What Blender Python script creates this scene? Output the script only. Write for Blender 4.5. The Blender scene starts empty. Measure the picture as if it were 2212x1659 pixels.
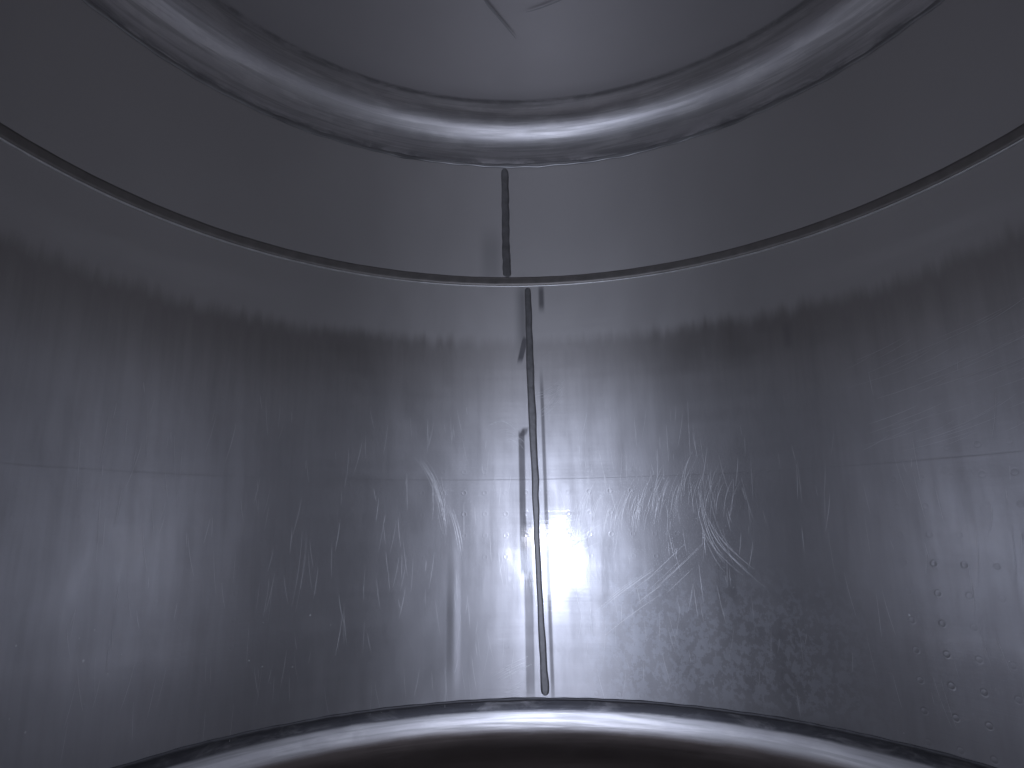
import bpy, bmesh, random
import numpy as np
from math import *
from mathutils import Vector, Matrix
random.seed(7)
S = bpy.context.scene
try: S.view_settings.view_transform = 'Standard'
except Exception: pass
ZC = 0.62            # camera height above tank floor
Z0, Z1, Z2 = 0.138, 1.3436, 1.745   # floor weld, belt weld, roof weld
R = 1.0

# ------------------------------------------------------------------ materials
class NB:
    def __init__(s, name):
        s.m = bpy.data.materials.new(name); s.m.use_nodes = True
        s.t = s.m.node_tree; s.t.nodes.clear()
        s.out = s.t.nodes.new('ShaderNodeOutputMaterial')
        s.p = s.t.nodes.new('ShaderNodeBsdfPrincipled')
        s.t.links.new(s.p.outputs[0], s.out.inputs[0])
    def n(s, typ, **kw):
        nd = s.t.nodes.new(typ)
        for k, v in kw.items(): setattr(nd, k, v)
        return nd
    def put(s, sock, v):
        if isinstance(v, bpy.types.NodeSocket): s.t.links.new(v, sock)
        else: sock.default_value = v
    def math(s, op, a, b=0.0, c=0.0, clamp=False):
        nd = s.n('ShaderNodeMath', operation=op, use_clamp=clamp)
        s.put(nd.inputs[0], a); s.put(nd.inputs[1], b); s.put(nd.inputs[2], c)
        return nd.outputs[0]
    def uv(s):
        nd = s.n('ShaderNodeUVMap', uv_map='UVMap')
        sp = s.n('ShaderNodeSeparateXYZ'); s.t.links.new(nd.outputs[0], sp.inputs[0])
        return sp.outputs[0], sp.outputs[1]
    def vec(s, x, y, z=0.0):
        nd = s.n('ShaderNodeCombineXYZ')
        s.put(nd.inputs[0], x); s.put(nd.inputs[1], y); s.put(nd.inputs[2], z)
        return nd.outputs[0]
    def noise(s, x, y, sx, sy, detail=3.0, rough=0.5, off=0.0, dist=0.0):
        v = s.vec(s.math('MULTIPLY', x, sx), s.math('MULTIPLY', y, sy), off)
        nd = s.n('ShaderNodeTexNoise'); s.put(nd.inputs['Vector'], v)
        nd.inputs['Scale'].default_value = 1.0
        nd.inputs['Detail'].default_value = detail
        nd.inputs['Roughness'].default_value = rough
        nd.inputs['Distortion'].default_value = dist
        return nd.outputs['Fac']
    def ramp(s, v, a, b, lo=0.0, hi=1.0, smooth=True):
        nd = s.n('ShaderNodeMapRange'); nd.interpolation_type = 'SMOOTHSTEP' if smooth else 'LINEAR'
        s.put(nd.inputs['Value'], v)
        s.put(nd.inputs['From Min'], a); s.put(nd.inputs['From Max'], b)
        s.put(nd.inputs['To Min'], lo); s.put(nd.inputs['To Max'], hi)
        return nd.outputs[0]
    def mix(s, f, a, b):
        nd = s.n('ShaderNodeMix', data_type='RGBA')
        s.put(nd.inputs[0], f)
        for i, c in ((6, a), (7, b)):
            s.put(nd.inputs[i], c if isinstance(c, bpy.types.NodeSocket) else (*c, 1.0))
        return nd.outputs[2]
    def mul(s, *a):
        r = a[0]
        for b in a[1:]: r = s.math('MULTIPLY', r, b)
        return r
    def add(s, *a):
        r = a[0]
        for b in a[1:]: r = s.math('ADD', r, b)
        return r
    def box(s, u, v, u0, u1, v0, v1, su=0.004, sv=0.02, slant=0.0):
        uu = s.add(u, s.mul(s.math('SUBTRACT', v, v0), -slant)) if slant else u
        return s.mul(s.ramp(uu, u0-su, u0+su), s.ramp(uu, u1-su, u1+su, 1, 0),
                     s.ramp(v, v0-sv, v0+sv), s.ramp(v, v1-sv, v1+sv, 1, 0))

def wall_material():
    b = NB('brushed_steel_wall'); u, v = b.uv()
    big = b.noise(u, v, 2.2, 1.6, 3, .55, 1.3)
    streak = b.noise(u, v, 34, 2.6, 4, .65, 4.1, .2)  # vertical drip streaks
    streakw = b.noise(u, v, 7, 1.3, 3, .6, 9.1, .3)
    swirl = b.noise(b.add(u, b.mul(v, .3)), b.add(v, b.mul(u, -.2)), 16, 6, 6, .7, 12.7, .5)  # polishing smudges
    brush = b.noise(u, v, 3, 330, 2, .6, 2.2)         # fine horizontal brushing
    brushw = b.noise(u, v, 1.2, 26, 3, .6, 6.2)
    mott = b.noise(u, v, 62, 50, 5, .7, 3.3)
    # residue line
    edge = b.add(v, b.mul(b.math('SUBTRACT', streak, .5), .08), b.mul(b.math('SUBTRACT', streakw, .5), .04))
    upper = b.ramp(edge, 1.125, 1.18)
    lower = b.math('SUBTRACT', 1.0, upper)
    top = b.ramp(v, Z1-.004, Z1+.004)
    # roughness
    r = b.add(.435, b.mul(b.math('SUBTRACT', streak, .5), .12, lower), b.mul(b.math('SUBTRACT', brushw, .5), .08, lower),
              b.mul(b.math('SUBTRACT', big, .5), .12), b.mul(b.math('SUBTRACT', streakw, .5), .12, lower),
              b.mul(b.math('SUBTRACT', swirl, .5), .10, lower), b.mul(upper, .08), b.mul(top, .03))
    plate = b.ramp(b.add(v, b.mul(b.math('SUBTRACT', streakw, .5), .004)), .731, .735)
    r = b.add(r, b.mul(plate, lower, .012))
    # stained patches right of the seam (mottled residue)
    st_area = b.mul(b.ramp(u, .04, .3), b.ramp(u, .65, .95, 1, 0), b.ramp(b.add(v, b.mul(swirl, .3)), .68, .50, 0, 1), b.ramp(v, .1, .2))
    stains = b.mul(st_area, b.ramp(b.add(b.mul(mott, .75), b.mul(streak, .25)), .49, .53))
    r = b.add(r, b.mul(stains, .02))
    # colour
    colU = b.mix(big, (.53, .515, .505), (.62, .60, .585))
    colL = b.mix(big, (.54, .54, .56), (.64, .63, .635))
    col = b.mix(b.ramp(v, .7, 1.2), colL, colU)
    col = b.mix(b.mul(lower, b.ramp(streak, .35, .75), .25), col, (.41, .40, .405))
    col = b.mix(b.mul(lower, b.ramp(swirl, .45, .7), .12), col, (.42, .41, .41))
    col = b.mix(b.mul(stains, .42), col, (.76, .78, .82))
    warm = b.mul(lower, b.ramp(edge, .90, 1.13), b.ramp(b.math('ABSOLUTE', u), .0, .7, .5, 1))
    col = b.mix(b.mul(warm, .60), col, (.29, .265, .25))
    # darker, rougher strips beside the vertical seam
    m1 = b.box(u, v, -.050, -.032, .47, .875, .003, .012, .0)
    m1b = b.box(u, v, -.044, -.026, .865, .885, .004, .006, .3)
    m2 = b.box(u, v, .028, .038, .14, 1.03, .003, .06, -.012)
    m3 = b.box(u, v, -.040, -.016, .14, .60, .003, .05, .0)
    m4 = b.box(u, v, .02, .036, 1.255, 1.33, .005, .02)
    m5 = b.box(u, v, -.050, -.034, 1.09, 1.16, .003, .015, .25)
    m6 = b.box(u, v, .72, .74, 1.05, 1.11, .01, .02)
    m7 = b.box(u, v, -.045, -.015, 1.13, 1.34, .02, .05)
    m8 = b.mul(b.box(u, v, -.155, -.10, 1.345, 1.5, .02, .06), .3)
    marks = b.add(b.mul(m1, .85), b.mul(m1b, .7), b.mul(m2, .75), b.mul(m3, .6), b.mul(m4, .85), m5, b.mul(m6, .35), b.mul(m7, .6), m8)
    marks = b.math('MINIMUM', marks, 1.0)
    col = b.mix(marks, col, (.18, .175, .18))
    halo = b.mul(b.box(u, v, -.12, .09, .2, 1.05, .06, .15), .5)      # polished zone around seam
    r = b.add(r, b.mul(halo, -.06), b.mul(marks, .1))
    r = b.math('MINIMUM', b.math('MAXIMUM', r, .2), .7)
    # bump: brushing, jacket dimples, gentle waviness
    du = b.math('SUBTRACT', b.math('FRACT', b.math('MULTIPLY', u, 1/.0605)), .5)
    dv = b.math('SUBTRACT', b.math('FRACT', b.math('MULTIPLY', v, 1/.0605)), .5)
    dist = b.math('SQRT', b.add(b.mul(du, du), b.mul(dv, dv)))
    ring = b.mul(b.ramp(dist, .06, .10), b.ramp(dist, .10, .15, 1, 0))
    zone = b.math('MAXIMUM', b.ramp(b.math('ABSOLUTE', u), .18, .38, .7, .25), b.ramp(u, .85, 1.0, 0, 1.8))
    dimple = b.mul(b.add(ring, b.ramp(dist, 0, .07, -.6, 0)), b.ramp(v, .80, .70, 0, 1), b.ramp(big, .38, .55), zone)
    ridge = b.mul(b.ramp(b.math('ABSOLUTE', b.add(u, .24)), 0, .022, 1, 0), b.ramp(v, .10, .3), b.ramp(v, .35, .6, 1, 0))  # added vertical crease, shaped to catch light like a reflected streak
    h = b.add(b.mul(brush, .00010), b.mul(brushw, .0004), b.mul(big, .010), b.mul(streakw, .0006), b.mul(streak, .00012),
              b.mul(swirl, .00012, lower), b.mul(dimple, .00025), b.mul(plate, .0003), b.mul(mott, .00008), b.mul(ridge, .0009))
    bp = b.n('ShaderNodeBump'); bp.inputs['Strength'].default_value = .6; bp.inputs['Distance'].default_value = 1.0
    b.put(bp.inputs['Height'], h); b.put(b.p.inputs['Normal'], bp.outputs[0])
    tg = b.n('ShaderNodeTangent', direction_type='UV_MAP', uv_map='UVMap')
    b.put(b.p.inputs['Tangent'], tg.outputs[0])
    b.p.inputs['Anisotropic'].default_value = .5
    b.p.inputs['Anisotropic Rotation'].default_value = .25
    b.p.inputs['Metallic'].default_value = .9
    b.p.inputs['Coat Weight'].default_value = .8
    b.p.inputs['Coat Roughness'].default_value = .09
    b.put(b.p.inputs['Coat Normal'], bp.outputs[0])
    b.put(b.p.inputs['Base Color'], col); b.put(b.p.inputs['Roughness'], r)
    return b.m

def head_material(name, k0, k1, flatrough, knuckrough, aniso=.55, band=0.0, gain=1.0, rot=.25):
    """v = profile length from the weld; knuckle occupies k0..k1"""
    b = NB(name); u, v = b.uv()
    g = lambda *c: tuple(min(.9, x*gain) for x in c)
    big = b.noise(u, v, 2.0, 4, 3, .55, 5.3)
    st = b.noise(u, v, 2.5, 60, 4, .65, 1.1, .3)
    fine = b.noise(u, v, 7, 300, 3, .6, 2.1)
    patch = b.noise(u, v, 9, 22, 4, .65, 8.8, .6)
    kn = b.mul(b.ramp(v, k0-.003, k0+.003), b.ramp(b.add(v, b.mul(b.math('SUBTRACT', patch, .5), .02)), k1-.006, k1+.012, 1, 0))
    r = b.add(flatrough, b.mul(kn, knuckrough-flatrough), b.mul(kn, b.math('SUBTRACT', st, .5), .20),
              b.mul(b.math('SUBTRACT', big, .5), .08), b.mul(kn, b.math('SUBTRACT', patch, .5), .14))
    col = b.mix(big, g(.49, .48, .485), g(.57, .555, .555))
    col = b.mix(b.mul(kn, b.ramp(patch, .4, .7), .5), col, g(.70, .685, .67))
    col = b.mix(b.mul(kn, b.ramp(st, .42, .62), .6), col, g(.33, .325, .32))
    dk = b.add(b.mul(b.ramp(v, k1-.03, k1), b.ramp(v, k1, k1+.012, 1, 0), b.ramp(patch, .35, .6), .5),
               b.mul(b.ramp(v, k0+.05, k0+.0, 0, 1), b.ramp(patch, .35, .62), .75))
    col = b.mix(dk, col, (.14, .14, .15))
    if band:
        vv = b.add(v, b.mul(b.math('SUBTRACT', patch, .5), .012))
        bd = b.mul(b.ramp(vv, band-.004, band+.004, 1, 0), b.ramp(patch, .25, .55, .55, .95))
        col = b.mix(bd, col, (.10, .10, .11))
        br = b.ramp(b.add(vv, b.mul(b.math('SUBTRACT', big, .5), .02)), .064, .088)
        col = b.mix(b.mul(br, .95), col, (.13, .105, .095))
    h = b.add(b.mul(fine, .00008), b.mul(st, .0006, kn), b.mul(big, .004))
    bp = b.n('ShaderNodeBump'); bp.inputs['Strength'].default_value = .6; bp.inputs['Distance'].default_value = 1.0
    b.put(bp.inputs['Height'], h); b.put(b.p.inputs['Normal'], bp.outputs[0])
    tg = b.n('ShaderNodeTangent', direction_type='UV_MAP', uv_map='UVMap')
    b.put(b.p.inputs['Tangent'], tg.outputs[0])
    b.put(b.p.inputs['Anisotropic'], b.mul(kn, aniso)); b.p.inputs['Anisotropic Rotation'].default_value = rot
    b.p.inputs['Metallic'].default_value = .9
    b.put(b.p.inputs['Base Color'], col); b.put(b.p.inputs['Roughness'], r)
    return b.m

def simple_metal(name, col, rough, metal=.9, var=.4, scale=40):
    b = NB(name)
    tc = b.n('ShaderNodeTexCoord'); nz = b.n('ShaderNodeTexNoise')
    b.t.links.new(tc.outputs['Object'], nz.inputs['Vector']); nz.inputs['Scale'].default_value = scale; nz.inputs['Detail'].default_value = 4
    f = nz.outputs['Fac']
    c = b.mix(f, tuple(x*(1-var) for x in col), tuple(min(1, x*(1+var)) for x in col))
    b.put(b.p.inputs['Base Color'], c)
    b.put(b.p.inputs['Roughness'], b.add(rough, b.mul(b.math('SUBTRACT', f, .5), .2)))
    b.p.inputs['Metallic'].default_value = metal
    bp = b.n('ShaderNodeBump'); bp.inputs['Strength'].default_value = .5; bp.inputs['Distance'].default_value = .002
    b.put(bp.inputs['Height'], f); b.put(b.p.inputs['Normal'], bp.outputs[0])
    return b.m

M_wall = wall_material()
M_weld = simple_metal('dark_ground_weld', (.27, .265, .265), .5, .88)
M_belt = simple_metal('belt_weld_groove', (.26, .245, .23), .5, .8, .25)
M_lip = simple_metal('bright_weld_lip', (.85, .84, .82), .4, .9, .2)
M_rw = simple_metal('roof_weld_metal', (.36, .36, .36), .38, .9, .9, 6)
M_scr = simple_metal('scratched_steel', (.78, .78, .78), .45, 1.0, .1)
M_mark = simple_metal('dark_scuff', (.18, .18, .19), .55, .8)
M_scuff = simple_metal('soft_scuff', (.46, .46, .47), .5, .9, .15)
M_drop = simple_metal('dried_droplets', (.65, .65, .65), .6, 0.0, .1)

# ------------------------------------------------------------------ geometry
def new_obj(name, verts, faces, mat, uvs=None, smooth=True, parent=None):
    me = bpy.data.meshes.new(name); me.from_pydata(verts, [], faces); me.update()
    if uvs is not None:
        l = me.uv_layers.new(name='UVMap')
        li = 0
        for f in uvs:
            for q in f: l.data[li].uv = q; li += 1
    if smooth: me.polygons.foreach_set('use_smooth', [True]*len(me.polygons))
    me.materials.append(mat)
    o = bpy.data.objects.new(name, me); S.collection.objects.link(o)
    if parent: o.parent = parent
    return o

def P(az, z, r=R): return (r*sin(az), r*cos(az), z)

def revolve(name, prof, mat, n=384, hole=None, parent=None, flip=False, wob=None):
    """prof: list of (radius, z). u = arc metres at R, v = z for the wall or length along profile"""
    L = [0]
    for a, b in zip(prof, prof[1:]): L.append(L[-1]+hypot(b[0]-a[0], b[1]-a[1]))
    if name.startswith('wall'): L = [p[1] for p in prof]
    verts = []; faces = []; uvs = []
    for i in range(n):
        az = -pi + 2*pi*i/n
        for j, (r, z) in enumerate(prof):
            w = wob(az, j) if wob else (0, 0)
            verts.append(P(az, z+w[1], r+w[0]))
    m = len(prof)
    for i in range(n):
        a0 = -pi+2*pi*i/n; a1 = -pi+2*pi*(i+1)/n; k = (i+1) % n
        for j in range(m-1):
            if hole and hole((a0+a1)/2, (prof[j][1]+prof[j+1][1])/2): continue
            q = [i*m+j, i*m+j+1, k*m+j+1, k*m+j]
            t = [(a0*R, L[j]), (a0*R, L[j+1]), (a1*R, L[j+1]), (a1*R, L[j])]
            if flip: q.reverse(); t.reverse()
            faces.append(q); uvs.append(t)
    return new_obj(name, verts, faces, mat, uvs, True, parent)

# manway opening behind the camera (daylight comes in here)
MX, MZ, MA, MB = -.10, .40, .24, .235
def manhole(az, z):
    if cos(az) > 0: return False
    return ((sin(az)-MX)/MA)**2+((z-MZ)/MB)**2 < 1.0
wall = revolve('wall_tank_shell', [(R, Z0+(Z2-Z0)*i/150) for i in range(151)], M_wall, 720, manhole)

# roof head: knuckle then shallow dished plate
KR, KH = .125, .155
prof = [(R, Z2)]
for i in range(1, 25):
    t = radians(86)*i/24
    prof.append((R-KR*(1-cos(t)), Z2+KH*sin(t)))
kl = 0
for a, c in zip(prof, prof[1:]): kl += hypot(c[0]-a[0], c[1]-a[1])
r0, zz0 = prof[-1]
for i in range(1, 21):
    f = i/20; prof.append((r0*(1-f)+.0005, zz0-.004*sin(min(1, f*8)*pi)+.05*(1-(1-f)**2)))
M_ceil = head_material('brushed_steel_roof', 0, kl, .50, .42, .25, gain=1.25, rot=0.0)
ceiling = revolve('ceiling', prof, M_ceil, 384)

# floor head
FR, FH = .20, .22
prof = [(R, Z0)]
for i in range(1, 29):
    t = radians(86)*i/28
    prof.append((R-FR*(1-cos(t)), Z0-FH*sin(t)))
kl = 0
for a, c in zip(prof, prof[1:]): kl += hypot(c[0]-a[0], c[1]-a[1])
r0, zz0 = prof[-1]
for i in range(1, 15):
    f = i/14; prof.append((r0*(1-f)+.0005, zz0-.013*f))
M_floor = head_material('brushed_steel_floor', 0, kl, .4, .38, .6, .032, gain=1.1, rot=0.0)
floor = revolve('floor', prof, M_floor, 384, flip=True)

# circumferential welds
def ring(name, prof, mat, amp=.0008, parent=None, n=720):
    ph = [random.uniform(0, 6) for _ in range(8)]
    def wob(az, j):
        s = sum(sin(az*k+ph[i]) for i, k in enumerate((7, 19, 43, 71)))
        s2 = sum(sin(az*k+ph[i+4]) for i, k in enumerate((5, 17, 37, 90)))
        return (0, amp*.35*(s if j < len(prof)/2 else s2))
    return revolve(name, prof, mat, n, wob=wob, parent=parent)

def empty(name):
    e = bpy.data.objects.new(name, None); S.collection.objects.link(e); return e
belt = empty('trim_1')
ring('dark_bead', [(R+.002, Z1-.0105), (R-.0012, Z1-.010), (R-.0022, Z1-.002), (R-.0022, Z1+.012), (R-.0012, Z1+.018), (R+.002, Z1+.0185)], M_belt, .0005, belt)
ring('bright_lip', [(R+.001, Z1-.0155), (R-.002, Z1-.0145), (R-.004, Z1-.0115), (R-.001, Z1-.010)], M_lip, .0002, belt)
roofw = empty('trim_2')
ring('roof_weld_bead', [(R+.002, Z2-.006), (R-.002, Z2-.005), (R-.003, Z2), (R-.002, Z2+.006), (R+.0, Z2+.009)], M_rw, .0025, roofw)
floorw = empty('trim_3')
ring('floor_weld_bead', [(R+.002, Z0-.008), (R-.003, Z0-.006), (R-.003, Z0-.001), (R-.002, Z0+.001), (R+.002, Z0+.002)], M_mark, .0012, floorw)

# vertical weld seams : wavy raised ribbons that follow the wall
def strip(name, pts, w, mat, hgt=.0012, jit=.0013, parent=None, n=160):
    verts = []; faces = []
    pts = [(a, z) for a, z in pts]
    zs = np.array([p[1] for p in pts]); us = np.array([p[0] for p in pts])
    ws = np.array(w if hasattr(w, '__len__') else [w]*len(pts))
    rng = np.random.RandomState(len(pts)*7+3)
    T = np.linspace(0, 1, n); tt = np.linspace(0, 1, len(pts))
    jl = np.interp(T, np.linspace(0, 1, 30), rng.uniform(-1, 1, 30))*jit
    jr = np.interp(T, np.linspace(0, 1, 30), rng.uniform(-1, 1, 30))*jit
    for k, t in enumerate(T):
        u = np.interp(t, tt, us); z = np.interp(t, tt, zs); ww = np.interp(t, tt, ws)/2
        e = sqrt(max(0.0, 1-max(0, 1-min(k, n-1-k)/3.0)**2))*.7+.3
        for f, h in ((-1, -.0003), (-.9, hgt*.7), (-.4, hgt), (.4, hgt), (.9, hgt*.7), (1, -.0003)):
            j = jl[k] if f < 0 else jr[k]
            verts.append(P((u+f*ww*e+j)/R, z, R-h))
    for k in range(n-1):
        for j in range(5):
            a = k*6+j; faces.append([a, a+6, a+7, a+1])
    return new_obj(name, verts, faces, mat, None, True, parent)

strip('weld_seam', [(.013, Z0+.006), (.008, .26), (.002, .45), (-.002, .6), (-.003, .75), (-.008, .93), (-.011, 1.1), (-.012, 1.25), (-.013, Z1-.017)],
      [.025, .020, .018, .017, .023, .025, .022, .020, .018], M_weld)
strip('weld_seam.001', [(-.078, Z1+.018), (-.080, 1.5), (-.0805, Z2-.008)], [.027, .025, .025], M_weld, n=60)

# ribbon marks (scratches) lying on the wall
def ribbons(name, lines, width, mat, parent=None, off=.0004, surf=None):
    verts = []; faces = []
    for ln in lines:
        p = np.array(ln, float); m = 14
        t = np.linspace(0, 1, len(p)); T = np.linspace(0, 1, m)
        if len(p) == 3:   # quadratic
            q = np.outer((1-T)**2, p[0])+np.outer(2*T*(1-T), 2*p[1]-.5*(p[0]+p[2]))+np.outer(T**2, p[2])
        else: q = np.stack([np.interp(T, t, p[:, i]) for i in range(2)], 1)
        d = np.gradient(q, axis=0); nn = np.stack([-d[:, 1], d[:, 0]], 1)
        nn /= np.linalg.norm(nn, axis=1)[:, None]+1e-9
        w = width*random.uniform(.5, 1.2)*np.sin(np.pi*np.clip(T, .03, .97))**.5/2
        b0 = len(verts)
        for k in range(m):
            for s in (-1, 1):
                c = q[k]+nn[k]*w[k]*s
                verts.append(surf(c) if surf else P(c[0]/R, c[1], R-off))
        for k in range(m-1):
            a = b0+2*k; faces.append([a, a+1, a+3, a+2])
    return new_obj(name, verts, faces, mat, None, True, parent)

lines = []
def bunch(pts, n, spread, shift=(0, 0), cut=.35):
    for _ in range(n):
        du = random.gauss(0, spread); dz = random.gauss(0, spread)
        sc = random.uniform(1-cut, 1)
        p = np.array(pts, float); c = p.mean(0)+np.array([random.uniform(-1, 1)*shift[0], random.uniform(-1, 1)*shift[1]])
        q = (p-p.mean(0))*sc+c+np.array([du, dz]); lines.append(q.tolist())
H = ZC
bunch([(-.35, H+.21), (-.285, H+.10), (-.245, H-.07)], 10, .007, cut=.6)
bunch([(-.26, H+.05), (-.235, H-.02), (-.22, H-.10)], 6, .006)
bunch([(-.65, H-.01), (-.655, H-.12), (-.67, H-.22)], 3, .006)
bunch([(-.15, H+.27), (-.10, H+.285), (-.05, H+.25)], 8, .008)
bunch([(-.10, H+.24), (-.07, H+.24), (-.04, H+.21)], 6, .008)
bunch([(.01, H+.36), (.045, H+.37), (.09, H+.40)], 6, .006)
bunch([(.01, H+.30), (.05, H+.33), (.085, H+.38)], 6, .006)
for (cu, cz) in [(.15, .03), (.20, .0), (.25, .03), (.30, .02), (.34, .05), (.10, -.02), (.38, .08), (.44, .09), (.50, .06)]:
    bunch([(cu+.03, H+cz+.06), (cu, H+cz), (cu-.012, H+cz-.07)], 9, .010, (.03, .03), .6)
bunch([(.46, H+.02), (.50, H-.08), (.60, H-.18)], 8, .012, cut=.5)
bunch([(.45, H+.10), (.47, H-.05), (.52, H-.15)], 6, .010, cut=.4)
bunch([(.19, H-.25), (.27, H-.19), (.36, H-.13)], 7, .016, (.03, .03), .6)
bunch([(.28, H-.23), (.36, H-.16), (.45, H-.08)], 6, .014, (.03, .03), .6)
bunch([(.05, H-.15), (.10, H-.08), (.19, H-.03)], 6, .010, (.02, .04))
bunch([(-.12, H-.43), (-.08, H-.41), (-.03, H-.39)], 8, .010)
bunch([(-.10, H-.46), (-.07, H-.455), (-.04, H-.44)], 5, .008)
for _ in range(380):
    u = random.choice([random.uniform(-1.2, -.04), random.uniform(-1.2, -.04), random.uniform(.06, 1.2), random.uniform(.1, .6)]); z = random.uniform(.2, .95); l = random.uniform(.02, .11)
    s = random.uniform(-.25, .25)
    if abs(u+.005+s*l) < .035: continue
    lines.append([(u, z), (u+s*l*.4, z-l*.5), (u+s*l, z-l)])
for _ in range(60):
    u = random.uniform(.85, 1.3); z = random.uniform(.75, 1.0); l = random.uniform(.06, .2)
    lines.append([(u, z), (u+l*.5, z+.012), (u+l, z+.028)])
scr = ribbons('scratch_marks', lines, .0010, M_scr, parent=wall)

# dried droplets on the wall
vs = []; fs = []
for k in range(26):
    if k < 12: u, z = random.uniform(-1.4, -1.0), random.uniform(.18, .42)
    elif k < 20: u, z = random.uniform(-1.0, -.3), random.uniform(.2, .4)
    else: u, z = random.uniform(.2, 1.2), random.uniform(.15, .5)
    rr = random.uniform(.0008, .0024); b0 = len(vs); vs.append(P(u, z, R-.0012))
    for i in range(10):
        a = 2*pi*i/10; vs.append(P(u+rr*cos(a), z+rr*1.4*sin(a), R+.0001))
    for i in range(10): fs.append([b0, b0+1+i, b0+1+(i+1) % 10])
new_obj('dried_droplets', vs, fs, M_drop, None, True, wall)

def ceil_pt(c):
    r = hypot(c[0], c[1]); f = 1-r/.866
    return (c[0], c[1], 1.898+.05*(1-(1-f)**2)-.003)
ribbons('ceiling_scuffs', [[(-.125, .46), (-.100, .52), (-.075, .56), (-.03, .635)], [(.0, .55), (.06, .53), (.14, .49)]], .005, M_scuff, surf=ceil_pt, parent=ceiling)

# manway neck + frame behind the camera
man = empty('manway_hatch')
def ell(t, k, y):
    x = MX+sin(t)*MA*k; z = MZ+cos(t)*MB*k
    return (x, -sqrt(max(0, 1-x*x))+y, z)
N = 96
prof = [(1.10, .008), (1.10, .02), (1.05, .024), (.96, .02), (.93, .008), (.93, -.14)]
vs = []; fs = []
for i in range(N):
    for k, y in prof: vs.append(ell(2*pi*i/N, k, y))
for i in range(N):
    for j in range(len(prof)-1):
        a = i*len(prof)+j; c = ((i+1) % N)*len(prof)+j; fs.append([a, a+1, c+1, c])
new_obj('manway_neck', vs, fs, M_rw, None, True, man)

# ------------------------------------------------------------------ lights
def area(name, loc, direction, sx, sy, power, col, shape='ELLIPSE'):
    l = bpy.data.lights.new(name, 'AREA'); l.shape = shape; l.size = sx; l.size_y = sy; l.energy = power; l.color = col
    l.spread = radians(130)
    o = bpy.data.objects.new(name, l); S.collection.objects.link(o); o.location = loc
    o.rotation_euler = Vector(direction).to_track_quat('-Z', 'Y').to_euler(); return o
area('manway_daylight', (MX, -1.05, MZ), (.02, 1, .18), .42, .42, 5.6, (.69, .77, 1.0))
l = bpy.data.lights.new('phone_flash', 'SPOT'); l.energy = 3.1; l.shadow_soft_size = .012; l.color = (1, .87, .83)
l.spot_size = radians(150); l.spot_blend = 1.0
o = bpy.data.objects.new('phone_flash', l); S.collection.objects.link(o); o.location = (0.0, -.90, ZC-.13)
o.rotation_euler = Vector((0, 1, .3)).to_track_quat('-Z', 'Y').to_euler()

w = bpy.data.worlds.new('outside'); S.world = w; w.use_nodes = True
w.node_tree.nodes['Background'].inputs[0].default_value = (.5, .6, .8, 1); w.node_tree.nodes['Background'].inputs[1].default_value = .3

# ------------------------------------------------------------------ camera
f, pitch, roll, yaw, c = 1390.69, .2067, -.0146, -.0351, .9084
def ray(x, y, lin=True):
    cr, sr = cos(roll), sin(roll); x, y = x*cr-y*sr, x*sr+y*cr
    d = -y*sin(pitch); z = y*cos(pitch)
    return Vector((x*cos(yaw)+d*sin(yaw), -x*sin(yaw)+d*cos(yaw), z))
fw = Vector((cos(pitch)*sin(yaw), cos(pitch)*cos(yaw), sin(pitch)))
rt = ray(1, 0); up = ray(0, 1)
cam = bpy.data.cameras.new('camera'); cam.sensor_width = 36; cam.lens = 36*f/2212; cam.clip_start = .01
co = bpy.data.objects.new('camera', cam); S.collection.objects.link(co)
m = Matrix.Identity(4)
for i in range(3): m[i][0] = rt[i]; m[i][1] = up[i]; m[i][2] = -fw[i]
m.translation = (0, -c, ZC); co.matrix_world = m
S.camera = co
